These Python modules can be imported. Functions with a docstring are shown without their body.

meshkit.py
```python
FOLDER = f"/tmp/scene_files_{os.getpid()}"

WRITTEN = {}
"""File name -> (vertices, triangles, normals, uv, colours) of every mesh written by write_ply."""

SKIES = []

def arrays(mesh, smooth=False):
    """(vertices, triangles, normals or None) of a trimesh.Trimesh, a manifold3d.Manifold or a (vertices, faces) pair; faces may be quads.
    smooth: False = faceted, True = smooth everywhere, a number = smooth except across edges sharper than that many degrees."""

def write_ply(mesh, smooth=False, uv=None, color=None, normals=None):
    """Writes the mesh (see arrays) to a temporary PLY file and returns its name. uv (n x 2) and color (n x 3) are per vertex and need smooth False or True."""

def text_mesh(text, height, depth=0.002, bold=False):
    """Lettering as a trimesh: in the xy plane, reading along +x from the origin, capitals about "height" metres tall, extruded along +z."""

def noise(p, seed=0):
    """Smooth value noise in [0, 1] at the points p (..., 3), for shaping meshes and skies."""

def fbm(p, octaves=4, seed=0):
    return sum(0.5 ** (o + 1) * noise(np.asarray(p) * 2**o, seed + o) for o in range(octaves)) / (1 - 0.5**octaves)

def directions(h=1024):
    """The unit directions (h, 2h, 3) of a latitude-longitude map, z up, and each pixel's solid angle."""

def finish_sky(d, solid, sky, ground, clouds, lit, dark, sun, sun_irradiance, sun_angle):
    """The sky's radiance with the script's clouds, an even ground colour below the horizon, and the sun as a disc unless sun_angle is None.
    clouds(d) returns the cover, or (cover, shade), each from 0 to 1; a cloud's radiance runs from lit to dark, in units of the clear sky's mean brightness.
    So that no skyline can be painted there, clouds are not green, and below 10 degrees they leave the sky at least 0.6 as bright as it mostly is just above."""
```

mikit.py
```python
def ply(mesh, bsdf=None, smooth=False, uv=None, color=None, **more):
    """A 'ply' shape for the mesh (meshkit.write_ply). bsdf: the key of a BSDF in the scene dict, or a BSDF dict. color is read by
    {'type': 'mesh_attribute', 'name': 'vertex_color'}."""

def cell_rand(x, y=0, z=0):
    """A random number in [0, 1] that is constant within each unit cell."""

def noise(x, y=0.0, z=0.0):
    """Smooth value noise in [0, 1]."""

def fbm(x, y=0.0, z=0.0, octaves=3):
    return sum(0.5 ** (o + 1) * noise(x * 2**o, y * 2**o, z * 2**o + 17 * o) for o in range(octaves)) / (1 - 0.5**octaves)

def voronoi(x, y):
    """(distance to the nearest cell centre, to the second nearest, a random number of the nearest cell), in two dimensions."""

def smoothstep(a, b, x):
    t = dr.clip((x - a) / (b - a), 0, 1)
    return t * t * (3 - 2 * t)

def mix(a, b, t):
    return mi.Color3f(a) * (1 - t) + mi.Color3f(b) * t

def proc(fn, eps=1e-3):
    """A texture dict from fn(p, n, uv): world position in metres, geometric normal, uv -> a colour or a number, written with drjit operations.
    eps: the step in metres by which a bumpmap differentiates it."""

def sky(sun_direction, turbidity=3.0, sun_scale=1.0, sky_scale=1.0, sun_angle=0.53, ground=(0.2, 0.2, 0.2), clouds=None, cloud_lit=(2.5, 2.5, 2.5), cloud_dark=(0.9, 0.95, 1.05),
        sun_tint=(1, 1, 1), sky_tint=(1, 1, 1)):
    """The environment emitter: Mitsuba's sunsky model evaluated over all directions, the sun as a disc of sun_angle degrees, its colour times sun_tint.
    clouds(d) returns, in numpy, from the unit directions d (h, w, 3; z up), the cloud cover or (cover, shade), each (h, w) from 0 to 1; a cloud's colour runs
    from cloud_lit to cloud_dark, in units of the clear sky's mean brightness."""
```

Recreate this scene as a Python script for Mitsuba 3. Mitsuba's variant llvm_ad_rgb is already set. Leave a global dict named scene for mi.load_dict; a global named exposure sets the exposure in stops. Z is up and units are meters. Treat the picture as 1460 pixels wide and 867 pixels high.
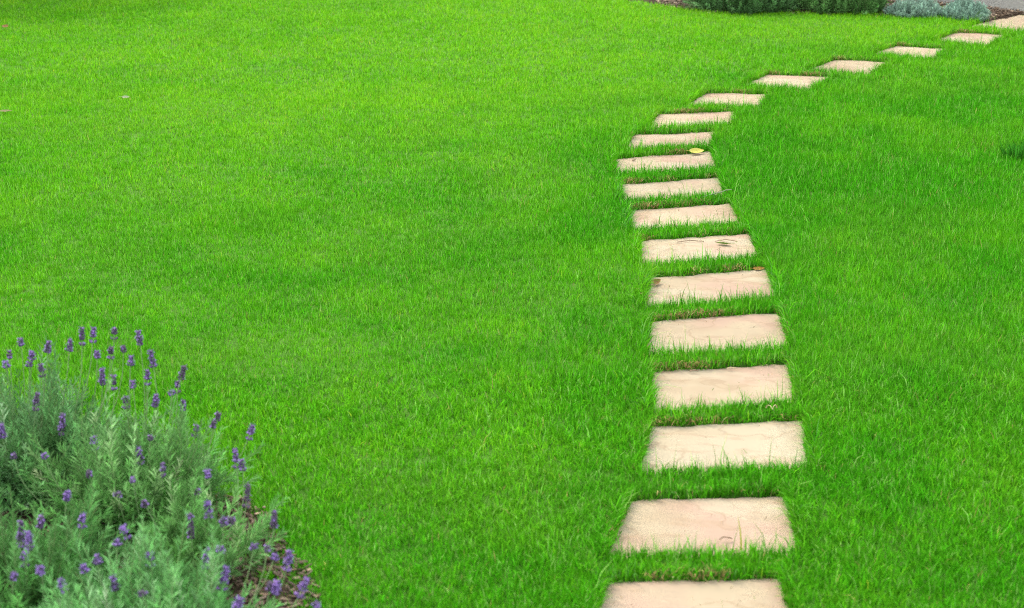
import math
import numpy as np
import trimesh
import drjit as dr
import mitsuba as mi
import mikit
import meshkit
from mikit import proc, fbm, noise, smoothstep, mix

T = mi.ScalarTransform4f
scene, labels = {}, {}

# ---------------------------------------------------------------- camera, sky, exposure
CAM_H, PITCH = 2.4, math.radians(19.141)
scene['camera'] = {
    'type': 'thinlens', 'fov': 2 * math.degrees(math.atan(730 / 2400)), 'fov_axis': 'x',
    'to_world': T().look_at(origin=[0, 0, CAM_H], target=[0, math.cos(PITCH), CAM_H - math.sin(PITCH)], up=[0, 0, 1]),
    'aperture_radius': 0.0075, 'focus_distance': 8.6, 'near_clip': 0.05, 'far_clip': 2000.0}
SUN = (-0.42, 0.42, 0.80)
scene['sky'] = mikit.sky(SUN, turbidity=3, sun_scale=0.3, sun_angle=11, clouds=lambda d: 1.0)
exposure = 2.95

# ---------------------------------------------------------------- helpers
rng = np.random.default_rng(20240611)


def numbered(name):
    if name not in scene and name not in labels:
        return name
    k = 1
    while f'{name}_{k:03d}' in scene or f'{name}_{k:03d}' in labels:
        k += 1
    return f'{name}_{k:03d}'


def obj(name, mesh, bsdf, parent=None, smooth=False, uv=None, color=None):
    key = numbered(name if parent is None else f'{parent}__{name}')
    scene[key] = mikit.ply(mesh, bsdf, smooth=smooth, uv=uv, color=color)
    return key


def tag(key, label=None, category=None, group=None, kind=None):
    d = {}
    for k, v in (('label', label), ('category', category), ('group', group), ('kind', kind)):
        if v:
            d[k] = v
    labels[key] = d
    return key


def thing(name, label, category, group=None):
    return tag(numbered(name), label, category, group)


def unit(v):
    return v / np.maximum(np.linalg.norm(v, axis=-1, keepdims=True), 1e-9)


def bmat(name, d):
    scene[name] = d
    return name


def leafy(name, rough=0.5, trans=0.7, color=None):
    bc = color if color is not None else {'type': 'mesh_attribute', 'name': 'vertex_color'}
    return bmat(name, {'type': 'principledthin', 'base_color': bc, 'roughness': rough, 'diff_trans': trans, 'eta': 1.33})


def solid(name, fn, rough=0.85, bump=None, bscale=0.004, eps=1e-3, spec=0.3):
    b = {'type': 'principled', 'base_color': proc(fn) if callable(fn) else {'type': 'rgb', 'value': fn}, 'roughness': rough, 'specular': spec}
    if bump:
        b = {'type': 'bumpmap', 'arbitrary': proc(bump, eps), 'scale': bscale, 'nested': b}
    return bmat(name, {'type': 'twosided', 'nested': b})


# ---------------------------------------------------------------- materials
grass_m = leafy('grass_material', 0.5, 0.85)
leaf_m = leafy('herb_material', 0.6, 0.5)
scene['petal_material'] = {'type': 'twosided', 'nested': {'type': 'principled', 'base_color': {'type': 'mesh_attribute', 'name': 'vertex_color'}, 'roughness': 0.7}}
petal_m = 'petal_material'
chip_m = 'petal_material'


def stone_col(p, n, uv):
    a = fbm(p.x * 3.1 + 5, p.y * 3.1, 0, 3)
    b = fbm(p.x * 2.0 - 1.5 * p.y + 31, p.y * 7.0 + 2 * p.x, 3, 4)
    c = mix((0.388, 0.334, 0.248), (0.385, 0.292, 0.235), smoothstep(0.45, 0.70, a))
    c = mix(c, (0.405, 0.370, 0.285), smoothstep(0.5, 0.72, b) * 0.8)
    v = dr.abs(fbm(p.x * 3.0 + 2.2 * p.y + 7, p.y * 5.0 - p.x * 2.0, 9, 4) - 0.5)
    c = mix(c, (0.25, 0.175, 0.12), (1 - smoothstep(0.0, 0.024, v)) * 0.36)
    k = fbm(p.x * 9.0 - 3.5 * p.y + 60, p.y * 26.0 + 5 * p.x, 21, 3)
    c = mix(c, (0.33, 0.25, 0.18), smoothstep(0.60, 0.78, k) * 0.45)
    w = fbm(p.x * 0.9 + 40, p.y * 1.7, 5, 2)
    c = c * (0.86 + 0.28 * w)
    d = fbm(p.x * 6 + 3, p.y * 6, 11, 3)
    return mix(c, (0.30, 0.24, 0.17), smoothstep(0.58, 0.78, d) * 0.35)


bmat('sandstone_material', {'type': 'twosided', 'nested': {'type': 'diffuse', 'reflectance': proc(stone_col)}})
solid('turf_soil_material', lambda p, n, uv: mix((0.045, 0.15, 0.012), (0.06, 0.14, 0.02), fbm(p.x * 9, p.y * 9, 0, 3)), 0.95)
solid('bed_soil_material', lambda p, n, uv: mix((0.02, 0.014, 0.010), (0.055, 0.039, 0.027), fbm(p.x * 30, p.y * 30, 0, 4)), 0.95,
      lambda p, n, uv: fbm(p.x * 60, p.y * 60, 0, 4), 0.02, 2e-3)


def conc(p, n, uv):
    c = mix((0.33, 0.34, 0.325), (0.44, 0.44, 0.41), fbm(p.x * 4, p.z * 9 + p.y * 3, 1, 4))
    c = mix(c, (0.27, 0.26, 0.22), smoothstep(0.5, 0.75, fbm(p.x * 2, p.z * 14, p.y * 2, 3)) * 0.5)
    return c * (0.94 + 0.12 * fbm(p.x * 120, p.y * 120, p.z * 120, 2))


solid('concrete_material', conc, 0.9, lambda p, n, uv: fbm(p.x * 80, p.y * 80, p.z * 80, 3), 0.004, 2e-3)
solid('bark_material', lambda p, n, uv: mix((0.07, 0.05, 0.035), (0.17, 0.13, 0.10), fbm(p.x * 25, p.y * 25, p.z * 6, 3)), 0.9)

# ---------------------------------------------------------------- path layout (back left, back right, front right, front left)
QUADS = np.array([
    [(.279, 4.416), (.798, 4.433), (.800, 4.060), (.215, 4.050)],
    [(.388, 4.963), (.900, 5.000), (.880, 4.602), (.288, 4.584)],
    [(.509, 5.573), (1.068, 5.624), (1.010, 5.213), (.438, 5.179)],
    [(.546, 6.103), (1.095, 6.209), (1.062, 5.797), (.525, 5.703)],
    [(.592, 6.685), (1.151, 6.800), (1.127, 6.382), (.547, 6.294)],
    [(.632, 7.280), (1.183, 7.404), (1.170, 7.004), (.570, 6.873)],
    [(.607, 7.836), (1.179, 7.978), (1.180, 7.598), (.604, 7.468)],
    [(.600, 8.393), (1.150, 8.527), (1.158, 8.162), (.593, 8.026)],
    [(.590, 8.894), (1.151, 9.043), (1.145, 8.707), (.585, 8.568)],
    [(.592, 9.468), (1.175, 9.636), (1.165, 9.259), (.580, 9.134)],
    [(.752, 10.078), (1.263, 10.152), (1.195, 9.808), (.664, 9.704)],
    [(.948, 10.641), (1.460, 10.702), (1.380, 10.361), (.839, 10.266)],
    [(1.326, 11.287), (1.775, 11.245), (1.620, 10.865), (1.130, 10.915)],
    [(1.831, 11.915), (2.300, 11.825), (2.040, 11.390), (1.555, 11.560)],
    [(2.395, 12.465), (2.850, 12.370), (2.550, 11.930), (2.105, 12.115)],
    [(2.980, 13.036), (3.385, 12.890), (3.140, 12.510), (2.700, 12.735)],
    [(3.610, 13.630), (4.015, 13.505), (3.690, 13.030), (3.300, 13.290)],
    [(4.360, 14.500), (4.980, 14.000), (4.500, 13.520), (3.690, 13.930)]])
QUADS[:13, 0, 0] -= 0.008
QUADS[:13, 3, 0] -= 0.014
QUADS[2:5, ::3, 0] -= 0.010
for q in QUADS:                                                # grass leans over the front edges, so the slabs run on a little below it
    e = 0.006 * q[2:, 1] + 0.012
    q[2:, 1] -= e
TURF = 0.015                                                    # the turf stands this much above the slabs


def quad_distance(x, y):
    """Signed distance to the nearest slab (negative inside)."""
    best = np.full(x.shape, 9.0)
    for q in QUADS:
        c = q.mean(0)
        m = (np.abs(x - c[0]) < 1.2) & (np.abs(y - c[1]) < 1.2)
        if not m.any():
            continue
        xx, yy = x[m], y[m]
        inside, dist = np.full(xx.shape, -9.0), np.full(xx.shape, 9.0)
        for i in range(4):
            a, b = q[i], q[(i + 1) % 4]
            d = b - a
            ln = np.linalg.norm(d)
            nx, ny = -d[1] / ln, d[0] / ln                      # outward of a clockwise quad
            s = (xx - a[0]) * nx + (yy - a[1]) * ny
            inside = np.maximum(inside, s)
            t = np.clip(((xx - a[0]) * d[0] + (yy - a[1]) * d[1]) / ln ** 2, 0, 1)
            dist = np.minimum(dist, np.hypot(xx - a[0] - t * d[0], yy - a[1] - t * d[1]))
        best[m] = np.minimum(best[m], np.where(inside < 0, -dist, dist))
    return best


# planting beds: signed distance (negative inside)
def herb_bed(x, y):
    w = 0.05 * (meshkit.noise(np.stack([x * 5, y * 5, x * 0], -1), 3) - 0.5)
    d = np.minimum.reduce([np.hypot((x + 1.75) / 1.0, y - 4.85) - 0.50, np.hypot(x + 1.2, y - 4.55) - 0.48,
                           np.hypot((x + 1.05) / 1.05, (y - 4.05) / 1.4) - 0.47, np.hypot((x + 1.9) / 1.6, (y - 3.9) / 1.6) - 0.6])
    return d + w


def shrub_line(x):
    return -0.17 + np.interp(x, [1.0, 1.45, 1.8, 2.3, 3.0, 3.3, 3.7, 3.95, 4.1, 4.6], [15.3, 14.90, 14.66, 14.68, 14.56, 14.46, 14.36, 14.16, 14.05, 13.9])


def shrub_bed(x, y):
    w = 0.07 * (meshkit.noise(np.stack([x * 4, y * 4, x * 0], -1), 4) - 0.5)
    return np.where(x > 1.0, shrub_line(x) - y, 1.0) + w


def shrub_bed_open(x, y):
    return np.maximum(shrub_bed(x, y), 0.02 - quad_distance(x, y))


# ---------------------------------------------------------------- the ground
def axis(lo, hi, step, far):
    mid = np.arange(lo, hi + step / 2, step)
    out = [0.15, 0.5, 1.2, 3, 8, 20, 50, 120, far]
    return np.concatenate([[lo - v for v in out[::-1]], mid, [hi + v for v in out]])


def grid_mesh(gx, gy, zf):
    X, Y = np.meshgrid(gx, gy)
    v = np.stack([X, Y, zf(X, Y)], -1).reshape(-1, 3)
    i = np.arange((len(gy) - 1) * len(gx)).reshape(len(gy) - 1, len(gx))[:, :-1].ravel()
    n = len(gx)
    return v, np.concatenate([np.stack([i, i + 1, i + n + 1], 1), np.stack([i, i + n + 1, i + n], 1)])


def undulation(x, y):
    return 0.0


def ground_z(X, Y):
    d = quad_distance(X.ravel(), Y.ravel()).reshape(X.shape)
    z = TURF - (TURF + 0.05) * np.clip((0.012 - d) / 0.02, 0, 1)
    bed = np.minimum(herb_bed(X, Y), shrub_bed(X, Y))
    return z - 0.02 * np.clip((-bed) / 0.05, 0, 1)


k = obj('lawn_ground', grid_mesh(axis(0.1, 5.3, 0.022, 400), axis(3.7, 15, 0.022, 400), ground_z), 'turf_soil_material', smooth=False)
tag(k, kind='structure')


def bed_mesh(fn, x0, x1, y0, y1, step, seed):
    gx, gy = np.arange(x0, x1, step), np.arange(y0, y1, step)
    def zf(X, Y):
        d = fn(X, Y)
        return np.where(d < 0.04, TURF - (0.004 if seed == 5 else 0.022) + 0.03 * (meshkit.fbm(np.stack([X * 9, Y * 9, X * 0], -1), 4, seed) - 0.3), TURF - 0.03)
    v, f = grid_mesh(gx, gy, zf)
    keep = (fn(v[:, 0], v[:, 1]) < 0.06)[f].all(1)
    return trimesh.Trimesh(v, f[keep], process=True)


tag(obj('herb_bed', bed_mesh(herb_bed, -3.0, -0.2, 2.8, 5.6, 0.03, 5), 'bed_soil_material', smooth=True), kind='structure')
tag(obj('shrub_bed', bed_mesh(shrub_bed_open, 0.9, 7.0, 13.6, 18, 0.05, 6), 'bed_soil_material', smooth=True), kind='structure')

# ---------------------------------------------------------------- stepping stones
STONE_LABELS = [
    'cream sandstone slab nearest the camera, cut off by the bottom edge',
    'cream sandstone slab second from the bottom, with a tall yellow blade rising before it',
    'rosy sandstone slab third from the bottom, with pale dry straws at its back edge',
    'sandstone slab fourth from the bottom, with two small dark flecks on it',
    'bare sandstone slab fifth from the bottom, just nearer than the slab with brown leaves',
    'sandstone slab sixth from the bottom, with brown dead leaves at its corners',
    'sandstone slab seventh from the bottom, with a curled green leaf lying on it',
    'sandstone slab eighth from the bottom, just beyond the slab with the green leaf',
    'sandstone slab ninth from the bottom, just nearer than the slab with the yellow leaf',
    'sandstone slab tenth from the bottom, with a yellow leaf on its back edge',
    'sandstone slab eleventh from the bottom, just beyond the slab with the yellow leaf',
    'sandstone slab where the path starts to bend right, second beyond the yellow leaf',
    'sandstone slab in the bend of the path, third beyond the yellow leaf',
    'slanted sandstone slab fifth from the far end of the path',
    'slanted sandstone slab fourth from the far end of the path',
    'slanted sandstone slab third from the far end of the path',
    'slanted sandstone slab next to the large slab at the far end',
    'large sandstone slab at the far end of the path, cut off by the right edge']


def slab(q, seed):
    r = np.random.default_rng(seed)
    nu, nv = 34, 26
    if np.linalg.norm(q[1] - q[0]) > 0.65:
        nu, nv = 40, 52
    def knots(n, ln):
        e = np.array([0, 0.003, 0.008, 0.016]) / ln
        return np.concatenate([e, np.linspace(e[-1], 1 - e[-1], n)[1:-1], 1 - e[::-1]])
    lu, lv = np.linalg.norm(q[1] - q[0]), np.linalg.norm(q[0] - q[3])
    ku, kv = knots(nu, lu), knots(nv, lv)
    nu, nv = len(ku), len(kv)
    u, v = np.meshgrid(ku, kv)
    a, b, c, d = q
    P = ((1 - u) * (1 - v))[..., None] * d + (u * (1 - v))[..., None] * c + (u * v)[..., None] * b + ((1 - u) * v)[..., None] * a
    ctr = q.mean(0)
    ed = np.minimum(np.minimum(u, 1 - u) * 0.55, np.minimum(v, 1 - v) * 0.42)     # distance to the edge, metres
    off = (meshkit.fbm(np.stack([P[..., 0] * 16, P[..., 1] * 16, u * 0 + seed], -1), 3, seed) - 0.5)
    off2 = (meshkit.fbm(np.stack([P[..., 0] * 16 + 50, P[..., 1] * 16, u * 0 + seed], -1), 3, seed) - 0.5)
    k = np.exp(-ed / 0.02)
    P = P + np.stack([off, off2], -1) * 0.05 * k[..., None]
    corner = np.clip(1 - np.hypot(np.minimum(u, 1 - u) * 0.55, np.minimum(v, 1 - v) * 0.42) / 0.05, 0, 1)
    P = P + (ctr - P) * 0.035 * corner[..., None]
    z = 0.012 * (meshkit.fbm(np.stack([P[..., 0] * 5, P[..., 1] * 8, u * 0], -1), 4, seed + 1) - 0.5)
    z += 0.004 * np.floor(3 * meshkit.fbm(np.stack([P[..., 0] * 4, P[..., 1] * 7, u * 0 + 3], -1), 3, seed + 2)) / 1.5
    z = z - 0.004 * np.exp(-(ed / 0.0035) ** 2)
    top = np.concatenate([P, z[..., None]], -1).reshape(-1, 3)
    i = np.arange((nv - 1) * nu).reshape(nv - 1, nu)[:, :-1].ravel()
    f = np.concatenate([np.stack([i, i + 1, i + nu + 1], 1), np.stack([i, i + nu + 1, i + nu], 1)])
    idx = np.arange(nu * nv).reshape(nv, nu)
    ring = np.concatenate([idx[0, :-1], idx[:-1, -1], idx[-1, :0:-1], idx[:0:-1, 0]])
    low = top[ring].copy()
    low[:, 2] = -0.045
    n, m = len(top), len(ring)
    j = np.arange(m)
    jn = (j + 1) % m
    side = np.concatenate([np.stack([ring[j], n + j, n + jn], 1), np.stack([ring[j], n + jn, ring[jn]], 1)])
    return trimesh.Trimesh(np.vstack([top, low]), np.vstack([f, side]), process=False)


for i, q in enumerate(QUADS):
    k = obj('stepping_stone', slab(q, 40 + i), 'sandstone_material', smooth=40)
    tag(k, STONE_LABELS[i], 'stepping stone', 'sandstone slabs of the path across the lawn')


# ---------------------------------------------------------------- grass
def blades(p, L, W, facing, lean_dir, lean, col, seg=2):
    """Blades of grass: p base points, L lengths, W widths, facing = azimuth of the width, lean_dir azimuth and lean angle."""
    n = len(p)
    wd = np.stack([np.cos(facing), np.sin(facing), np.zeros(n)], 1) * (W / 2)[:, None]
    ld = np.stack([np.cos(lean_dir), np.sin(lean_dir), np.zeros(n)], 1)
    up = np.array([0, 0, 1.0])
    a1, a2 = lean * 0.55, np.minimum(lean * 1.45, 1.75)
    mid = p + (ld * np.sin(a1)[:, None] + up * np.cos(a1)[:, None]) * (L * 0.55)[:, None]
    tip = mid + (ld * np.sin(a2)[:, None] + up * np.cos(a2)[:, None]) * (L * 0.45)[:, None]
    if seg == 2:
        v = np.stack([p - wd, p + wd, mid - wd * 0.85, mid + wd * 0.85, tip], 1).reshape(-1, 3)
        f = (np.array([[0, 1, 3], [0, 3, 2], [2, 3, 4]])[None] + (np.arange(n) * 5)[:, None, None]).reshape(-1, 3)
        k = 5
    else:
        v = np.stack([p - wd, p + wd, tip], 1).reshape(-1, 3)
        f = (np.array([[0, 1, 2]])[None] + (np.arange(n) * 3)[:, None, None]).reshape(-1, 3)
        k = 3
    return v, f, np.repeat(col, k, 0)


def join(parts):
    v = np.vstack([a[0] for a in parts])
    c = np.vstack([a[2] for a in parts])
    f, at = [], 0
    for a in parts:
        f.append(a[1] + at)
        at += len(a[0])
    return (v, np.vstack(f)), c


def half_width(y):
    return 0.305 * np.hypot(y, CAM_H) + 0.5


def scatter(y0, y1, density, margin=None):
    if margin is not None:                                       # the lawn going on outside the frame
        w = half_width(y1) + margin
        x, y = rng.uniform(-w, w, int(2 * w * (y1 - y0) * density)), rng.uniform(y0, y1, int(2 * w * (y1 - y0) * density))
        keep = (np.abs(x) < half_width(y) + margin) & ((np.abs(x) > half_width(y)) | (y < 3.6) | (y > 16.3))
        return x[keep], y[keep]
    x = rng.uniform(-half_width(y1), half_width(y1), int(2 * half_width(y1) * (y1 - y0) * density))
    y = rng.uniform(y0, y1, len(x))
    keep = np.abs(x) < half_width(y)
    return x[keep], y[keep]


def path_x(y):
    return np.interp(y, QUADS[:, :, 1].mean(1), QUADS[:, :, 0].mean(1))


def n2(x, y, s, seed, o=3):
    return meshkit.fbm(np.stack([x * s, y * s, np.zeros_like(x)], -1), o, seed)


def lawn_colour(x, y, r):
    """Base colours of the blades: yellower turf on the left and far, deeper green to the right of the path."""
    n = len(x)
    right = 1 / (1 + np.exp(-(x - path_x(y) + 0.45) / 0.35))
    big = n2(x, y, 0.55, 11) - 0.5
    med = n2(x, y, 3.2, 12) - 0.5
    t = np.clip(0.50 + 0.058 * (y - 7.5) - right * np.interp(y, [4, 9, 14], [0.27, 0.50, 0.34]) + 0.8 * big + 0.85 * med + r.normal(0, 0.16, n), 0, 1.15)[:, None]
    deep, yellow = np.array([0.060, 0.34, 0.010]), np.array([0.190, 0.550, 0.018])
    c = deep * (1 - t) + yellow * t
    dull = np.clip((n2(x, y, 1.6, 14) - 0.52) / 0.2, 0, 1)[:, None] * 0.2
    c = c * (1 - dull) + np.array([0.15, 0.37, 0.03]) * dull
    c = np.minimum(c * np.exp(r.normal(-0.03, 0.42, n))[:, None], 0.75)
    s = r.random(n)
    dry = n2(x, y, 6.0, 13)
    straw = s < 0.004 + 0.014 * np.clip((dry - 0.6) / 0.2, 0, 1)
    c[straw] = np.array([0.42, 0.34, 0.13]) * np.exp(r.normal(0, 0.25, (straw.sum(), 1)))
    blue = (s > 0.94)
    c[blue] = np.array([0.30, 0.58, 0.14]) * np.exp(r.normal(0, 0.2, (blue.sum(), 1)))
    return c


def lawn(y0, y1, tufts, per, width, length, seg, margin=None):
    x, y = scatter(y0, y1, tufts, margin)
    dens = n2(x, y, 7, 21)
    keep = rng.random(len(x)) < 0.84 + 0.6 * (dens - 0.4)
    x, y = x[keep], y[keep]
    n = len(x)
    ta, tl = rng.uniform(0, 2 * np.pi, n), np.abs(rng.normal(0, 0.22, n))
    X = np.repeat(x, per) + rng.normal(0, 0.011, n * per)
    Y = np.repeat(y, per) + rng.normal(0, 0.011, n * per)
    TA, TL = np.repeat(ta, per), np.repeat(tl, per)
    d = quad_distance(X, Y)
    bed = np.minimum(herb_bed(X, Y), shrub_bed(X, Y))
    edge = n2(X, Y, 14, 22, 2) - 0.5
    stray = rng.random(len(X)) < 0.10
    ok = (d > -0.012 + 0.022 * edge) & (bed > -0.04 + 0.25 * edge - 0.12 * stray)
    X, Y, TA, TL, d = X[ok], Y[ok], TA[ok], TL[ok], d[ok]
    n = len(X)
    right = 1 / (1 + np.exp(-(X - path_x(Y) + 0.45) / 0.35))
    near = np.exp(-np.clip(d, 0, 9) / 0.03)
    L = length * (0.80 + 0.30 * right + 0.45 * (n2(X, Y, 2.2, 23) - 0.5) + 0.25 * (n2(X, Y, 9, 25) - 0.5)) * np.exp(rng.normal(0, 0.26, n)) * (1 + 0.12 * near)
    lean_dir = np.where(rng.random(n) < 0.55, TA, rng.uniform(0, 2 * np.pi, n))
    lean = np.clip(np.abs(rng.normal(0, 0.46, n)) + TL * 0.9 + 0.22 * (n2(X, Y, 5, 24) - 0.3), 0.02, 1.25)
    W = width * np.exp(rng.normal(0, 0.22, n))
    z = TURF - 0.004 - 0.02 * np.clip((0.005 - d) / 0.02, 0, 1)
    return blades(np.stack([X, Y, z], 1), L, W, rng.uniform(0, np.pi, n), lean_dir, lean, lawn_colour(X, Y, rng), seg)


def verge():
    """Longer blades along the slab edges, where the mower does not reach: some lean over the stone, some are dry."""
    out = []
    for i, q in enumerate(QUADS):
        for e in range(4):
            a, b = q[e], q[(e + 1) % 4]
            ln = np.linalg.norm(b - a)
            m = int(ln * (1300 if e in (1, 3) else 650) * (1.0 if i < 10 else 0.6))
            t = rng.random(m)
            d = (b - a) / ln
            nrm = np.array([-d[1], d[0]])
            p = a + t[:, None] * (b - a) + nrm * rng.uniform(-0.006, 0.03, m)[:, None]
            if i < len(QUADS) - 1 or True:
                keep = (quad_distance(p[:, 0], p[:, 1]) > -0.013) & (shrub_bed(p[:, 0], p[:, 1]) > 0.0)
                p, t = p[keep], t[keep]
                m = len(p)
            inward = math.atan2(-nrm[1], -nrm[0])
            patch = n2(p[:, 0], p[:, 1], 12, 31, 2)
            lean_dir = np.where(rng.random(m) < 0.6, inward + rng.normal(0, 0.6, m), rng.uniform(0, 2 * np.pi, m))
            lean = np.clip(np.abs(rng.normal(0.28, 0.34, m)) + (0.75 if e in (1, 3) else 0.1) * patch, 0.02, 1.5)
            L = 0.042 * np.exp(rng.normal(0, 0.36, m)) * (0.65 + 0.8 * patch) * (1.25 if e == 3 else 1.3 if e == 1 else 1.2 if e == 2 else 1.0)
            c = lawn_colour(p[:, 0], p[:, 1], rng)
            blu = (n2(p[:, 0], p[:, 1], 5, 33, 2) > 0.5) & (rng.random(m) < (0.25 if e == 3 else 0.12))
            c[blu] = np.array([0.12, 0.34, 0.08]) * np.exp(rng.normal(0, 0.25, (blu.sum(), 1)))
            out.append(blades(np.column_stack([p, np.full(m, TURF - 0.012)]), L, np.full(m, 0.0027) * np.exp(rng.normal(0, .2, m)), rng.uniform(0, np.pi, m), lean_dir, lean, c, 2))
        for e in (1, 3, 2):                                      # long blades sprawling over the slab's sides
            a, b = q[e], q[(e + 1) % 4]
            m = 34 if e == 2 else 120
            d = unit(b - a)
            nrm = np.array([-d[1], d[0]])
            t = np.clip(rng.choice(rng.random(14), m) + rng.normal(0, 0.025, m), 0, 1)
            p = a + t[:, None] * (b - a) + nrm * rng.uniform(-0.006, 0.022, m)[:, None]
            keep = (quad_distance(p[:, 0], p[:, 1]) > -0.012) & (shrub_bed(p[:, 0], p[:, 1]) > 0.0)
            p = p[keep]
            m = len(p)
            c = lawn_colour(p[:, 0], p[:, 1], rng) * 0.8
            out.append(blades(np.column_stack([p, np.full(m, TURF - 0.006)]), 0.058 * np.exp(rng.normal(0, 0.28, m)), np.full(m, 0.0030), rng.uniform(0, np.pi, m),
                              math.atan2(-nrm[1], -nrm[0]) + rng.normal(0, 0.55, m), rng.uniform(0.55, 1.15, m), c, 2))
    return out


parts = [lawn(3.6, 6.0, 6900, 6, 0.0025, 0.035, 2), lawn(6.0, 8.5, 6400, 6, 0.0031, 0.036, 1), lawn(8.5, 11.5, 4900, 5, 0.0039, 0.037, 1), lawn(11.5, 16.3, 2800, 5, 0.0050, 0.038, 1), lawn(2.9, 18.4, 1100, 6, 0.0115, 0.044, 1, 1.3)] + verge()
mesh, col = join(parts)
print('grass triangles', len(mesh[1]))
tag(obj('lawn_grass', mesh, grass_m, color=col), 'dense bright green mown lawn grass growing on both sides of the path', 'grass', kind='stuff')

# dry thatch in the cut turf edges beyond each slab, facing the camera
dry = []
for i, q in enumerate(QUADS[:17]):
    for a, b, dens in ((q[0], q[1], 400), (q[0], q[3], 110), (q[1], q[2], 130)):
        ln = np.linalg.norm(b - a)
        m = int(ln * dens)
        t = rng.random(m * 3)
        p = a + t[:, None] * (b - a)
        clump = n2(p[:, 0], p[:, 1], 7, 51, 2)
        keep = rng.random(len(t)) < np.clip((clump - 0.47) / 0.2, 0.05, 1)
        p = p[keep][:m * 2] + rng.normal(0, 0.009, (min(keep.sum(), m * 2), 2))
        m = len(p)
        c = np.array([[0.36, 0.26, 0.13]]) * np.exp(rng.normal(0, 0.5, (m, 1))) * np.array([[1, 1, 1]]) + rng.uniform(-0.02, 0.02, (m, 3)) * [1, 0.5, 0.3]
        dry.append(blades(np.column_stack([p, rng.uniform(0.0, 0.026, m)]), rng.uniform(0.012, 0.045, m), rng.uniform(0.0016, 0.003, m), rng.uniform(0, np.pi, m),
                          rng.uniform(0, 2 * np.pi, m), rng.uniform(0.7, 1.5, m), np.clip(c, 0.02, 0.8), 2))
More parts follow.
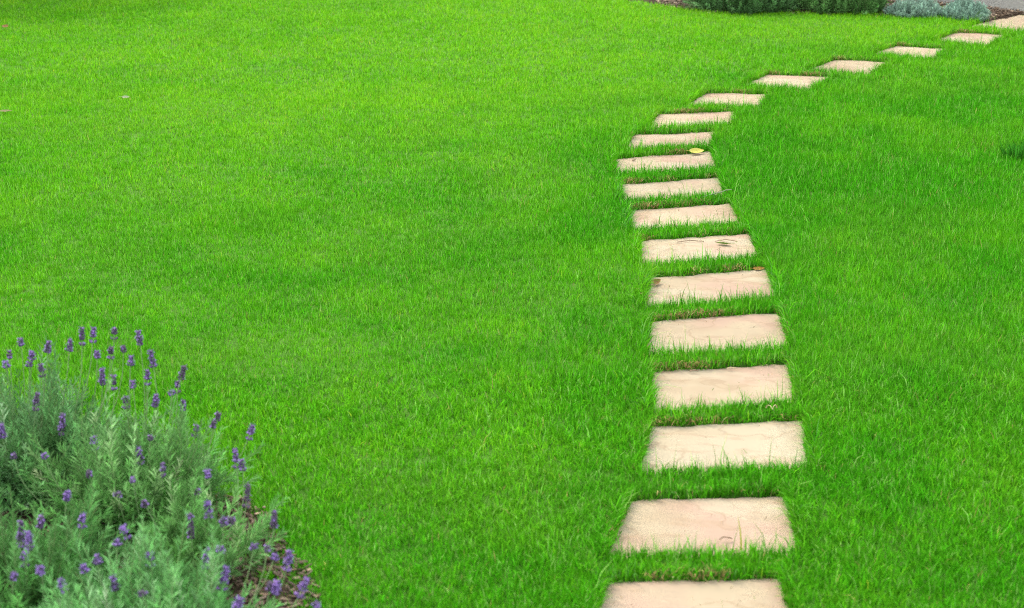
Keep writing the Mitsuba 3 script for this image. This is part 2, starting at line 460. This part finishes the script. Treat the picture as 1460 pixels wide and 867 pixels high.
for i, q in enumerate(QUADS):                                  # clippings and straw bits strewn on the slabs
    m = int(rng.integers(14, 40))
    a, b = rng.uniform(0.03, 0.97, m), rng.uniform(0.05, 0.97, m) ** 0.6
    p = (q[3] * (1 - a)[:, None] + q[2] * a[:, None]) * (1 - b)[:, None] + (q[0] * (1 - a)[:, None] + q[1] * a[:, None]) * b[:, None]
    c = np.where(rng.random((m, 1)) < 0.35, [[0.09, 0.24, 0.02]], [[0.20, 0.14, 0.07]]) * np.exp(rng.normal(0, 0.5, (m, 1)))
    dry.append(blades(np.column_stack([p, np.full(m, 0.0075)]), rng.uniform(0.005, 0.022, m), rng.uniform(0.001, 0.0025, m), rng.uniform(0, np.pi, m), rng.uniform(0, 2 * np.pi, m), np.full(m, 1.5), c, 2))
mesh, col = join(dry)
tag(obj('dry_thatch', mesh, grass_m, color=col), 'dry straw coloured thatch in the turf edges along the slabs', 'dry grass', kind='stuff')


# ---------------------------------------------------------------- leafy shoots, shared by lavender, silver plants and shrubs
def leaf_quads(p, d, side, L, W, col, curl=0.15):
    """Narrow lens-shaped leaves folded a little along the middle: base, two flanks, tip (3 triangles)."""
    nrm = unit(np.cross(d, side))
    mid = p + d * (L * 0.5)[:, None] + nrm * (L * curl * 0.5)[:, None]
    tip = p + d * L[:, None] - nrm * (L * curl * 0.3)[:, None]
    v = np.stack([p, mid - side * (W / 2)[:, None], tip, mid + side * (W / 2)[:, None]], 1).reshape(-1, 3)
    f = (np.array([[0, 1, 2], [0, 2, 3]])[None] + (np.arange(len(p)) * 4)[:, None, None]).reshape(-1, 3)
    return v, f, np.repeat(col, 4, 0)


def strip_tubes(P, rad, col):
    """Thin three-sided stems through the points P (n, k, 3)."""
    n, k, _ = P.shape
    t = unit(np.gradient(P, axis=1))
    a = unit(np.cross(t, np.array([0.3, 0.9, 0.1])))
    b = np.cross(t, a)
    ring = [P + rad[:, None, None] * (math.cos(w) * a + math.sin(w) * b) for w in (0, 2.094, 4.189)]
    v = np.stack(ring, 2).reshape(-1, 3)
    base = (np.arange(n) * k * 3)[:, None, None]
    f = []
    for s in range(k - 1):
        for r in range(3):
            q = [s * 3 + r, s * 3 + (r + 1) % 3, s * 3 + 3 + (r + 1) % 3, s * 3 + 3 + r]
            f += [[q[0], q[1], q[2]], [q[0], q[2], q[3]]]
    f = (np.array(f)[None] + base).reshape(-1, 3)
    return v, f, np.repeat(col, k * 3, 0)


def shoots(base, tip, bend, pairs, leaf_l, leaf_w, col, r, start=0.25, angle=0.75, stem_col=(0.13, 0.17, 0.08), srad=0.0011, var=0.2):
    """Shoots from base to tip, each with pairs of narrow leaves."""
    n = len(base)
    ts = np.linspace(0, 1, 4)
    out_dir = unit(np.column_stack([tip[:, :2] - base[:, :2] + 1e-4, np.zeros(n)]))
    def at(t):
        t = np.asarray(t)[..., None]
        return base[:, None] * (1 - t) + tip[:, None] * t + (out_dir[:, None] * 1.0 - np.array([0, 0, 0.6])) * bend[:, None, None] * (4 * t * (1 - t)) * np.array([1, 1, -1.0])
    stems = strip_tubes(at(np.tile(ts, (n, 1))), np.full(n, srad), np.tile(stem_col, (n, 1)))
    t = np.tile(np.linspace(start, 1.0, pairs), (n, 1)) + r.uniform(-0.02, 0.02, (n, pairs))
    P, P2 = at(t), at(t + 0.03)
    tan = unit(P2 - P)
    a = unit(np.cross(tan, r.normal(size=(n, 1, 3))))
    b = np.cross(tan, a)
    phase = (np.arange(pairs) * 1.3)[None, :, None] + r.uniform(0, 6.28, (n, 1, 1))
    leaves = []
    size = leaf_l * (1.0 - 0.45 * np.clip((t - 0.5) / 0.5, 0, 1) ** 2)
    for sgn in (0, math.pi, 1.57):
        ph = phase + sgn + r.normal(0, 0.25, (n, pairs, 1))
        rad = np.cos(ph) * a + np.sin(ph) * b
        ang = (angle * (1.15 - 0.6 * t))[..., None] + r.normal(0, 0.13, (n, pairs, 1))
        d = unit(tan * np.cos(ang) + rad * np.sin(ang)).reshape(-1, 3)
        side = unit(np.cross(tan.reshape(-1, 3), rad.reshape(-1, 3)))
        c = np.repeat(col, pairs, 0) * np.exp(r.normal(0, var, (n * pairs, 1)))
        L = (size * np.exp(r.normal(0, 0.18, (n, pairs)))).ravel()
        leaves.append(leaf_quads(P.reshape(-1, 3), d, side, L, np.full(n * pairs, leaf_w) * np.exp(r.normal(0, .15, n * pairs)), c))
    return [stems] + leaves


def dome_shoots(cx, cy, z0, rx, ry, hgt, n, r, base_r=0.45, spread=1.0):
    """Shoot bases in the middle of a plant and tips through its dome."""
    th, rad = r.uniform(0, 2 * np.pi, n), np.sqrt(r.random(n))
    lump = 0.78 + 0.5 * meshkit.noise(np.stack([np.cos(th) * 2 + cx * 7, np.sin(th) * 2 + cy * 7, th * 0], -1), 8)
    lump2 = 0.75 + 0.5 * meshkit.noise(np.stack([rad * np.cos(th) * 3 + cx * 5, rad * np.sin(th) * 3, th * 0 + 5], -1), 9)
    tx, ty = cx + rx * rad * np.cos(th) * lump, cy + ry * rad * np.sin(th) * lump
    tz = z0 + hgt * np.sqrt(np.clip(1 - (rad * 0.93) ** 2, 0.02, 1)) * lump2 * r.uniform(0.55, 1.08, n)
    bx = cx + rx * base_r * rad * np.cos(th) + r.normal(0, 0.02, n)
    by = cy + ry * base_r * rad * np.sin(th) + r.normal(0, 0.02, n)
    return np.column_stack([bx, by, np.full(n, z0 - 0.01)]), np.column_stack([tx, ty, tz])


# ---------------------------------------------------------------- lavender
# flower heads: x, y, z of the top, length, bush
FLOWERS = [(-1.619,5.201,.476,.029,0),(-1.654,5.181,.439,.029,0),(-1.655,5.135,.42,.024,0),(-1.564,5.129,.459,.033,0),(-1.504,5.121,.496,.043,0),(-1.536,5.116,.415,.033,0),(-1.573,5.124,.424,.021,0),(-1.434,5.123,.502,.047,0),(-1.397,5.142,.535,.052,0),(-1.386,5.237,.5,.043,0),(-1.307,5.202,.513,.033,0),(-1.219,5.155,.518,.052,1),(-1.18,5.143,.454,.059,1),(-1.201,5.167,.378,.047,1),(-1.322,5.195,.446,.033,0),(-1.28,5.192,.452,.024,0),(-1.242,5.131,.441,.035,1),(-1.339,5.122,.401,.066,0),(-1.304,5.129,.373,.043,0),(-1.226,5.058,.382,.028,1),(-1.359,5.156,.449,.028,0),(-1.24,5.003,.35,.032,1),(-1.156,5.075,.328,.047,1),(-1.521,5.001,.363,.056,0),(-1.612,4.897,.298,.051,0),(-1.436,4.971,.303,.074,0),(-1.296,4.785,.304,.036,1),(-1.162,4.797,.263,.054,1),(-1.134,4.857,.277,.018,1),(-1.422,4.677,.298,.022,1),(-1.534,4.742,.267,.018,1),(-1.261,4.571,.289,.03,1),(-1.309,4.5,.256,.034,2),(-1.373,4.249,.285,.082,2),(-1.321,4.138,.308,.052,2),(-1.322,4.278,.285,.041,2),(-1.222,4.338,.26,.037,2),(-1.154,4.476,.265,.021,1),(-1.127,4.548,.279,.021,1),(-1.318,4.075,.277,.04,2),(-1.249,3.98,.285,.031,2),(-1.321,3.984,.264,.027,2),(-1.174,3.893,.293,.042,3),(-1.109,4.027,.296,.031,3),(-1.056,3.963,.263,.046,3),(-1.08,4.209,.287,.032,3),(-1.075,4.119,.292,.02,3),(-.968,4.026,.301,.035,3),(-.945,3.811,.303,.015,3),(-1.151,4.036,.26,.027,3),(-1.06,4.383,.283,.025,4),(-1.068,4.701,.254,.04,1),(-1.067,5.112,.412,.051,1),(-1.1,5.147,.346,.033,1),(-1.1,5.049,.353,.019,1),(-1.066,5.052,.318,.042,1),(-.991,4.881,.303,.032,1),(-.927,4.916,.331,.032,1),(-.945,4.918,.299,.023,1),(-.817,4.893,.298,.045,1),(-.858,4.768,.271,.053,4),(-.824,4.684,.274,.039,4),(-.777,4.514,.272,.067,4),(-.679,4.351,.265,.061,4),(-.873,4.373,.283,.053,4),(-.916,4.327,.266,.082,4),(-.824,4.087,.281,.051,3),(-.784,4.071,.296,.023,3),(-.761,4.012,.266,.061,3),(-.69,3.797,.292,.044,3),(-.809,4.267,.284,.028,4),(-.795,4.308,.264,.024,4),(-.916,4.613,.272,.03,4),(-.933,4.534,.247,.021,4),(-.662,4.098,.284,.019,3),(-.641,4.089,.263,.019,3),(-.606,4.112,.262,.055,3),(-.616,3.934,.266,.041,3),(-.633,3.936,.261,.026,3),(-.531,3.888,.297,.048,3),(-.498,3.828,.263,.022,3),(-.706,4.132,.273,.02,3)]
BUSHES = [
    # x, y, rx, ry, height, shoots, colour, label
    (-1.66, 5.08, 0.50, 0.34, 0.285, 560, (0.16, 0.37, 0.14), 'wide grey-green lavender bush at the back of the bed, reaching the left edge'),
    (-1.20, 4.84, 0.30, 0.32, 0.27, 320, (0.18, 0.41, 0.13), 'grey-green lavender bush on the lawn side, behind the others, with tall wiry flower stalks'),
    (-1.42, 4.24, 0.34, 0.32, 0.235, 330, (0.13, 0.34, 0.10), 'lavender bush in the lower left corner, with the largest violet flower heads'),
    (-0.98, 3.93, 0.30, 0.30, 0.27, 400, (0.20, 0.47, 0.17), 'pale green lavender bush at the bottom edge, nearest the camera'),
    (-0.92, 4.46, 0.20, 0.22, 0.21, 110, (0.17, 0.40, 0.12), 'small sparse lavender bush beside the bark mulch, next to the lawn')]

ICO = trimesh.creation.icosphere(subdivisions=0)
IV, IF = np.array(ICO.vertices), np.array(ICO.faces)


def flower_head(top, L, axis_dir, r, tone):
    """Whorls of little calyxes with open violet florets, and a gap or two in the spike as lavender has."""
    V, F, C = [], [], []
    at = 0
    a = unit(np.cross(axis_dir, [0.2, 0.9, 0.3]))
    b = np.cross(axis_dir, a)
    nw = max(2, int(round(L / 0.0085)))
    for w in range(nw):
        t = (w + 0.5) / nw
        gap = 0.010 if (w == 0 and nw > 3 and r.random() < 0.6) else 0.0
        c0 = top - axis_dir * (L * (1 - t) + gap)
        rr = 0.0072 * (1.2 - 0.75 * t) * r.uniform(0.8, 1.15)
        m = r.integers(6, 9)
        for k in range(m):
            ph = k * 2 * math.pi / m + r.uniform(-0.3, 0.3)
            rd = math.cos(ph) * a + math.sin(ph) * b
            d = unit(axis_dir * 0.75 + rd * 0.8)
            s1 = unit(np.cross(d, axis_dir))
            s2 = np.cross(d, s1)
            ln, wd = 0.0058 * r.uniform(0.8, 1.25), 0.0029 * r.uniform(0.85, 1.2)
            pc = c0 + rd * rr + axis_dir * r.uniform(-0.002, 0.002)
            V.append(pc + IV[:, :1] * s1 * wd + IV[:, 1:2] * s2 * wd + IV[:, 2:] * d * ln)
            F.append(IF + at)
            at += len(IV)
            base = np.array([0.085, 0.062, 0.125]) * (1 - tone) + np.array([0.135, 0.078, 0.28]) * tone
            C.append(np.tile(base * np.exp(r.normal(0, 0.22)), (len(IV), 1)))
            if r.random() < 0.18 + 0.45 * tone:                  # an open floret: four small petals
                o = pc + d * ln
                for e in range(4):
                    w2 = e * 1.57 + 0.4
                    pd = unit(s1 * math.cos(w2) + s2 * math.sin(w2) + d * 0.35)
                    ps = np.cross(pd, d)
                    q = np.array([o, o + pd * 0.0032 + ps * 0.0016, o + pd * 0.0050, o + pd * 0.0032 - ps * 0.0016])
                    V.append(q)
                    F.append(np.array([[0, 1, 2], [0, 2, 3]]) + at)
                    at += 4
                    C.append(np.tile(np.array([0.22, 0.13, 0.46]) * np.exp(r.normal(0, 0.15)), (4, 1)))
    return (np.vstack(V), np.vstack(F)), np.vstack(C)


bush_keys = []
for i, (cx, cy, rx, ry, hg, n, c, text) in enumerate(BUSHES):
    r = np.random.default_rng(100 + i)
    key = thing('lavender_bush', text, 'lavender', 'lavender bushes in the herb bed')
    bush_keys.append(key)
    base, tip = dome_shoots(cx, cy, TURF, rx, ry, hg, n, r)
    tall = r.random(n) < 0.30
    tip[tall] += (tip - base)[tall] * r.uniform(0.1, 0.5, (tall.sum(), 1)) + r.normal(0, 0.03, (tall.sum(), 3))
    tone = np.exp(r.normal(0, 0.25, (n, 1))) * np.where(r.random((n, 1)) < 0.25, [[1.6, 1.35, 1.7]], [[1, 1, 1]])
    col = np.minimum(np.array([c]) * tone, 0.6)
    lens = np.linalg.norm(tip - base, axis=1)
    mesh, cc = join(shoots(base, tip, lens * 0.09, 12, 0.043, 0.0036, col, r, start=0.2, angle=0.8, stem_col=(0.20, 0.30, 0.13)))
    tag(obj('foliage', mesh, leaf_m, key, color=cc), kind='stuff')
for (x, y, z, L, b) in FLOWERS:
    r = np.random.default_rng(int(abs(x * 7919 + y * 104729) * 1000) % 2 ** 31)
    cx, cy, rx, ry = BUSHES[b][:4]
    top = np.array([x, y, z])
    root = np.array([cx + 0.45 * np.clip(x - cx, -rx, rx) + r.normal(0, 0.02), cy + 0.45 * np.clip(y - cy, -ry, ry) + r.normal(0, 0.02), TURF])
    lean = unit(top - root)
    ax = unit(lean * 0.5 + np.array([0, 0, 0.7]) + r.normal(0, 0.10, 3))
    L = max(L * 0.95, 0.014)
    neck = top - ax * L
    ts = np.linspace(0, 1, 7)[:, None]
    ctrl = neck - ax * np.linalg.norm(neck - root) * 0.5
    pts = (1 - ts) ** 2 * root + 2 * ts * (1 - ts) * ctrl + ts ** 2 * neck
    pts = np.vstack([pts, top[None] - ax * L * 0.1])
    v, f, cc = strip_tubes(pts[None], np.array([0.0016]), np.array([[0.24, 0.38, 0.18]]))
    st = obj('flower_stalk', (v, f), leaf_m, bush_keys[b], color=cc)
    tone = float(np.clip(r.normal(0.35, 0.4) + (0.35 if b in (2, 3) else 0), 0, 1))
    mesh, cc = flower_head(top, L, ax, r, tone)
    obj('flower_head', mesh, petal_m, st, color=cc)


# bark mulch: flat splinters lying on the soil
def splinters(x, y, z, r, lo, hi, cols, flat=0.25):
    n = len(x)
    L, W, H = r.uniform(lo, hi, n), r.uniform(lo, hi, n) * 0.35, r.uniform(0.002, 0.005, n)
    ang, tilt, roll = r.uniform(0, np.pi, n), r.normal(0, flat, n), r.normal(0, flat, n)
    d = np.stack([np.cos(ang) * np.cos(tilt), np.sin(ang) * np.cos(tilt), np.sin(tilt)], 1)
    s = unit(np.stack([-np.sin(ang), np.cos(ang), np.tan(roll)], 1))
    u = unit(np.cross(d, s))
    s = np.cross(u, d)
    c = np.array([[-1, -.7], [.6, -1], [1, .2], [.5, 1], [-.9, .8]])
    p = np.stack([x, y, z], 1)[:, None]
    jit = 1 + r.uniform(-0.25, 0.25, (n, 5, 2))
    flatp = p + (c[None, :, :1] * jit[..., :1]) * d[:, None] * (L / 2)[:, None, None] + (c[None, :, 1:] * jit[..., 1:]) * s[:, None] * (W / 2)[:, None, None]
    v = np.concatenate([flatp, flatp - u[:, None] * H[:, None, None]], 1).reshape(-1, 3)
    f = [[0, 1, 2], [0, 2, 3], [0, 3, 4]] + [q for j in range(5) for q in ([j, 5 + j, 5 + (j + 1) % 5], [j, 5 + (j + 1) % 5, (j + 1) % 5])]
    f = (np.array(f)[None] + (np.arange(n) * 10)[:, None, None]).reshape(-1, 3)
    col = np.array(cols)[r.integers(0, len(cols), n)] * np.exp(r.normal(0, 0.25, (n, 1)))
    return v, f, np.repeat(col, 10, 0)


BARK = [(0.10, 0.065, 0.042), (0.15, 0.11, 0.078), (0.065, 0.042, 0.028), (0.12, 0.09, 0.07), (0.045, 0.03, 0.02)]
r = np.random.default_rng(77)
x, y = r.uniform(-2.4, -0.4, 16000), r.uniform(3.3, 5.4, 16000)
k = herb_bed(x, y) < 0.03
x, y = x[k], y[k]
m = splinters(x, y, TURF + r.uniform(0.004, 0.022, len(x)), r, 0.010, 0.036, BARK)
tag(obj('bark_mulch', (m[0], m[1]), chip_m, color=m[2]), 'brown shredded bark mulch under the lavender bushes', 'mulch', kind='stuff')
x, y = r.uniform(1.3, 6.0, 30000), r.uniform(13.6, 16, 30000)
k = (shrub_bed(x, y) < 0.02) & (quad_distance(x, y) > 0.03) & (r.random(30000) < 0.75)
x, y = x[k], y[k]
m = splinters(x, y, TURF - 0.018 + r.uniform(0.004, 0.03, len(x)), r, 0.015, 0.05, BARK[:4] + [(0.34, 0.27, 0.20)])
tag(obj('bark_mulch', (m[0], m[1]), chip_m, color=m[2]), 'brown bark mulch around the dark shrubs and the silvery plants', 'mulch', kind='stuff')

# ---------------------------------------------------------------- far bed: shrubs, silver plants, wall
for (cx, cy, rx, ry, hg, n, c, text) in [
    (2.06, 14.78, 0.50, 0.42, 0.55, 1200, (0.12, 0.25, 0.10), 'dark green bushy shrub at the left end of the far bed'),
    (2.86, 14.72, 0.46, 0.42, 0.55, 1100, (0.125, 0.27, 0.09), 'dark green bushy shrub next to the silvery plants')]:
    r = np.random.default_rng(int(cx * 100))
    key = thing('evergreen_shrub', text, 'shrub', 'dark shrubs in the far bed')
    base, tip = dome_shoots(cx, cy, TURF, rx, ry, hg, n, r, base_r=0.75)
    low = r.random(n) < 0.45
    tip[low, 2] = TURF + r.uniform(0.03, 0.22, low.sum())
    col = np.array([c]) * np.exp(r.normal(0, 0.3, (n, 1))) * np.where(r.random((n, 1)) < 0.3, [[2.0, 1.8, 2.0]], [[1, 1, 1]])
    mesh, cc = join(shoots(base, tip, np.linalg.norm(tip - base, axis=1) * 0.1, 12, 0.042, 0.0050, col, r, start=0.15, angle=0.8, srad=0.0018))
    tag(obj('foliage', mesh, leaf_m, key, color=cc), kind='stuff')

for (cx, cy, rx, ry, hg, n, c, text) in [
    (3.45, 14.40, 0.25, 0.20, 0.14, 480, (0.31, 0.46, 0.39), 'low silvery blue cushion plant beside the dark shrub'),
    (3.84, 14.27, 0.20, 0.22, 0.145, 480, (0.29, 0.45, 0.38), 'low silvery blue cushion plant beside the large end slab')]:
    r = np.random.default_rng(int(cx * 100))
    key = thing('silver_cushion_plant', text, 'plant', 'silvery cushion plants in the far bed')
    base, tip = dome_shoots(cx, cy, TURF, rx, ry, hg, n, r, base_r=0.8)
    col = np.array([c]) * np.exp(r.normal(0, 0.22, (n, 1)))
    mesh, cc = join(shoots(base, tip, np.linalg.norm(tip - base, axis=1) * 0.08, 8, 0.030, 0.0052, col, r, start=0.1, angle=0.8, stem_col=(0.2, 0.26, 0.2)))
    tag(obj('foliage', mesh, leaf_m, key, color=cc), kind='stuff')

# low concrete wall behind the bed, of cast panels with open joints
wall = thing('garden_wall', 'low grey concrete wall at the edge of the far bed, top right corner', 'wall')
A_, B_ = np.array([3.12, 15.79]), np.array([6.32, 12.93])
d = unit(B_ - A_)
total, w = np.linalg.norm(B_ - A_), 0.92
ang = math.atan2(d[1], d[0])
for j in range(int(total / w) + 1):
    box = trimesh.creation.box([w - 0.008, 0.16, 0.62])
    box = box.subdivide()
    bx = manifold_box = None
    box.apply_translation([w * (j + 0.5), 0.08, TURF + 0.27])
    box.apply_transform(trimesh.transformations.rotation_matrix(ang, [0, 0, 1]))
    box.apply_translation([A_[0], A_[1], 0])
    obj('panel', box, 'concrete_material', wall)


# ---------------------------------------------------------------- small things on the lawn and the slabs
def broad_leaf(L, W, cup, r, n=9, curl=0.0):
    """A pointed leaf blade with a fold along its midrib, some thickness and a stalk; lies in the xy plane along +x."""
    s = np.linspace(0, 1, n)
    w = W / 2 * np.sin(np.pi * s ** 0.85) ** 0.8
    V = []
    for j in (-1, -0.5, 0, 0.5, 1):
        yv = j * w
        zv = cup * np.abs(j) ** 1.5 * np.sin(np.pi * s) + curl * (s - 0.5) ** 2 * 4 + r.normal(0, 0.0006, n)
        V.append(np.stack([(s - 0.5) * L, yv, zv], 1))
    V = np.stack(V, 1).reshape(-1, 3)
    F = []
    for i in range(n - 1):
        for j in range(4):
            a = i * 5 + j
            F += [[a, a + 5, a + 6], [a, a + 6, a + 1]]
    F = np.array(F)
    low = V - [0, 0, 0.0008]
    V2 = np.vstack([V, low])
    F2 = np.vstack([F, F[:, ::-1] + len(V)])
    stalk = trimesh.creation.cylinder(0.0009, segment=[[-L / 2 - 0.018, 0.002, curl + 0.001], [-L / 2 + 0.004, 0, curl]], sections=5)
    return trimesh.util.concatenate([trimesh.Trimesh(V2, F2, process=False), stalk])


def put(name, mesh, mat, x, y, z, rz, label, cat, group=None, rx=0.0):
    mesh = mesh.copy()
    mesh.apply_transform(trimesh.transformations.euler_matrix(rx, 0, rz))
    mesh.apply_translation([x, y, z])
    tag(obj(name, mesh, mat, smooth=50), label, cat, group)


def veined(c1, c2):
    return lambda p, n, uv: mix(c1, c2, fbm(p.x * 60, p.y * 60, p.z * 60, 3))


solid('yellow_leaf_material', veined((0.42, 0.40, 0.06), (0.46, 0.45, 0.13)), 0.6)
solid('green_leaf_material', veined((0.12, 0.26, 0.04), (0.24, 0.38, 0.10)), 0.5)
solid('brown_leaf_material', veined((0.13, 0.065, 0.022), (0.22, 0.13, 0.05)), 0.7)
solid('ochre_leaf_material', veined((0.30, 0.165, 0.035), (0.38, 0.24, 0.07)), 0.7)
solid('white_petal_material', (0.30, 0.36, 0.22), 0.6)
solid('twig_material', veined((0.16, 0.11, 0.08), (0.28, 0.21, 0.15)), 0.8)
solid('dry_leaf_material', veined((0.17, 0.15, 0.08), (0.24, 0.22, 0.12)), 0.8)
solid('straw_material', veined((0.42, 0.35, 0.21), (0.50, 0.43, 0.28)), 0.7)
solid('pale_twig_material', veined((0.17, 0.22, 0.16), (0.27, 0.31, 0.23)), 0.8)
r = np.random.default_rng(5)
put('fallen_leaf', broad_leaf(0.092, 0.050, 0.012, r, curl=0.014), 'yellow_leaf_material', 1.075, 9.565, 0.018, 0.12, 'yellow fallen leaf on the back edge of a slab', 'leaf', rx=0.38)
put('fallen_leaf', broad_leaf(0.075, 0.034, 0.008, r, curl=0.006), 'green_leaf_material', 1.02, 7.765, 0.012, 2.9, 'curled green leaf lying on a slab', 'leaf', rx=0.3)
put('fallen_leaf', broad_leaf(0.070, 0.030, 0.010, r, curl=0.010), 'brown_leaf_material', 0.645, 7.17, 0.012, 0.9, 'brown dead leaf at the left edge of a slab', 'leaf', rx=0.4)
put('fallen_leaf', broad_leaf(0.060, 0.026, 0.008, r, curl=0.008), 'ochre_leaf_material', 1.135, 7.372, 0.010, 0.15, 'ochre dead leaf at the back right corner of a slab', 'leaf', rx=0.3)
put('fallen_leaf', broad_leaf(0.075, 0.036, 0.010, r, curl=0.010), 'brown_leaf_material', -4.10, 13.62, 0.050, -0.6, 'brown leaf in the grass at the left edge, near the shaded far corner', 'leaf', rx=0.5)
put('fallen_leaf', broad_leaf(0.085, 0.022, 0.006, r, curl=0.006), 'dry_leaf_material', -3.23, 10.55, 0.040, 0.05, 'pale dry leaf in the grass at the left edge', 'leaf', rx=0.3)
put('fallen_leaf', broad_leaf(0.052, 0.026, 0.010, r, curl=0.010), 'white_petal_material', -2.53, 10.86, 0.060, 0.1, 'small whitish leaf lying alone on the open lawn', 'leaf', rx=0.45)


def twig(pts, rad):
    out = []
    pts = np.array(pts, float)
    for a, b in zip(pts[:-1], pts[1:]):
        out.append(trimesh.creation.cylinder(rad, segment=[a, b], sections=6))
        out.append(trimesh.creation.icosphere(1, rad * 1.02).apply_translation(b))
    return trimesh.util.concatenate(out)


def twig_at(pts, rad, mat, label, group=None):
    tag(obj('twig', twig(pts, rad), mat, smooth=40), label, 'twig', group)


twig_at([(.690, 6.085, .012), (.705, 6.09, .015), (.722, 6.088, .013)], 0.0028, 'twig_material', 'dark bit of twig on the left half of a slab')
twig_at([(.838, 6.120, .010), (.853, 6.124, .013), (.872, 6.122, .011)], 0.0022, 'straw_material', 'pale bit of twig on the middle of a slab')
twig_at([(.640, 4.665, .012), (.652, 4.672, .018), (.667, 4.668, .018), (.678, 4.674, .012)], 0.0022, 'twig_material', 'small bent grey twig on the slab with the tall yellow blade')
twig_at([(.690, 9.400, .010), (.707, 9.405, .013)], 0.004, 'twig_material', 'dark speck of bark on the slab with the yellow leaf')
twig_at([(.985, 8.555, .020), (1.03, 8.562, .034), (1.07, 8.580, .040), (1.105, 8.572, .050), (1.13, 8.600, .052), (1.16, 8.598, .056)], 0.0023, 'pale_twig_material', 'pale grey-green twig lying in the grass behind a slab')
twig_at([(.985, 7.815, .010), (1.04, 7.835, .013), (1.09, 7.80, .014)], 0.002, 'twig_material', 'thin curved brown stalk beside the curled green leaf')
twig_at([(.80, 7.80, .010), (.86, 7.82, .013), (.93, 7.815, .010)], 0.002, 'twig_material', 'thin brown stalk lying left of the curled green leaf')


def lone_blade(p, L, W, facing, ld, lean, n=6):
    """One long blade: a folded strip of real thickness."""
    t = np.linspace(0, 1, n)
    a = lean * t
    P = np.array(p) + np.cumsum(np.stack([np.sin(a) * math.cos(ld), np.sin(a) * math.sin(ld), np.cos(a)], 1) * L / n, 0)
    w = W / 2 * (1 - t ** 2 * 0.95)
    s = np.array([math.cos(facing), math.sin(facing), 0])
    nn = np.array([-math.sin(facing), math.cos(facing), 0])
    V = np.stack([P - s * w[:, None], P + nn * 0.0012, P + s * w[:, None]], 1).reshape(-1, 3)
    F = []
    for i in range(n - 1):
        for j in range(2):
            q = i * 3 + j
            F += [[q, q + 1, q + 4], [q, q + 4, q + 3]]
    return trimesh.Trimesh(np.vstack([V, V + nn * 0.0006]), np.vstack([F, np.array(F)[:, ::-1] + len(V)]), process=False)


solid('yellow_blade_material', (0.42, 0.44, 0.05), 0.5)
tag(obj('tall_stalk', lone_blade((.690, 4.545, TURF), 0.135, 0.0055, 0.2, math.pi, 0.22), 'yellow_blade_material', smooth=True), 'tall yellow-green grass stalk standing in front of a slab', 'stalk')
for (x, y, ld, ln) in ((.915, 5.605, -1.2, .075), (.955, 5.61, -2.1, .07)):
    k = obj('straw', lone_blade((x, y, .045), ln, 0.005, 0.1, ld, 2.3), 'straw_material', smooth=True)
    tag(k, 'left of two pale straws hanging over a back slab edge' if x < .93 else 'right of two pale straws hanging over a back slab edge', 'straw', 'pale straws at the slab edge')

r = np.random.default_rng(61)                                     # a coarse dark tuft at the right edge
n = 300
p = np.column_stack([2.93 + np.clip(r.normal(0, 0.05, n), -.09, .09), 9.42 + np.clip(r.normal(0, 0.05, n), -.09, .09), np.full(n, TURF)])
v, f, cc = blades(p, r.uniform(0.05, 0.12, n), r.uniform(0.004, 0.007, n), r.uniform(0, np.pi, n), np.arctan2(p[:, 1] - 9.42, p[:, 0] - 2.93) + r.normal(0, .4, n), r.uniform(0.1, 0.9, n),
                 np.array([[0.045, 0.23, 0.02]]) * np.exp(r.normal(0, 0.35, (n, 1))), 2)
tag(obj('grass_tuft', (v, f), grass_m, color=cc), 'coarse dark green tuft in the lawn at the right edge of the picture', 'grass tuft')

# ---------------------------------------------------------------- a tree outside the frame that shades the far left corner
tree = thing('garden_tree', 'small broad tree beyond the far left corner of the lawn, shading it', 'tree')
r = np.random.default_rng(9)
tx, ty = -5.7, 16.7
pts = [np.array([tx, ty, 0.0]), np.array([tx + .05, ty, .5]), np.array([tx - .05, ty + .05, 1.0])]
tr = []
for (a, b, r1) in ((pts[0], pts[1], .10), (pts[1], pts[2], .085)):
    tr.append(trimesh.creation.cylinder(r1, segment=[a, b], sections=10))
for j in range(9):
    th = j * 2.4
    e = pts[2] + np.array([math.cos(th) * 1.2, math.sin(th) * 1.2, r.uniform(.3, 1.8)])
    tr.append(trimesh.creation.cylinder(.035, segment=[pts[2] - [0, 0, r.uniform(0, .6)], e], sections=6))
obj('trunk', trimesh.util.concatenate(tr), 'bark_material', tree, smooth=40)
n = 15000
dirs = unit(r.normal(size=(n, 3)))
rad = r.random(n) ** 0.4 * (0.75 + 0.5 * meshkit.noise(dirs * 2.2 + 7, 3))
P = np.array([tx, ty, 1.75]) + dirs * rad[:, None] * [1.9, 1.8, 1.35]
c = np.array([[0.05, 0.12, 0.02]]) * np.exp(r.normal(0, 0.3, (n, 1)))
dd = unit(r.normal(size=(n, 3)) + [0, 0, -0.4])
v, f, cc = leaf_quads(P, dd, unit(np.cross(dd, r.normal(size=(n, 3)))), r.uniform(.09, .16, n), r.uniform(.05, .08, n), c)
tag(obj('crown', (v, f), leaf_m, tree, color=cc), kind='stuff')
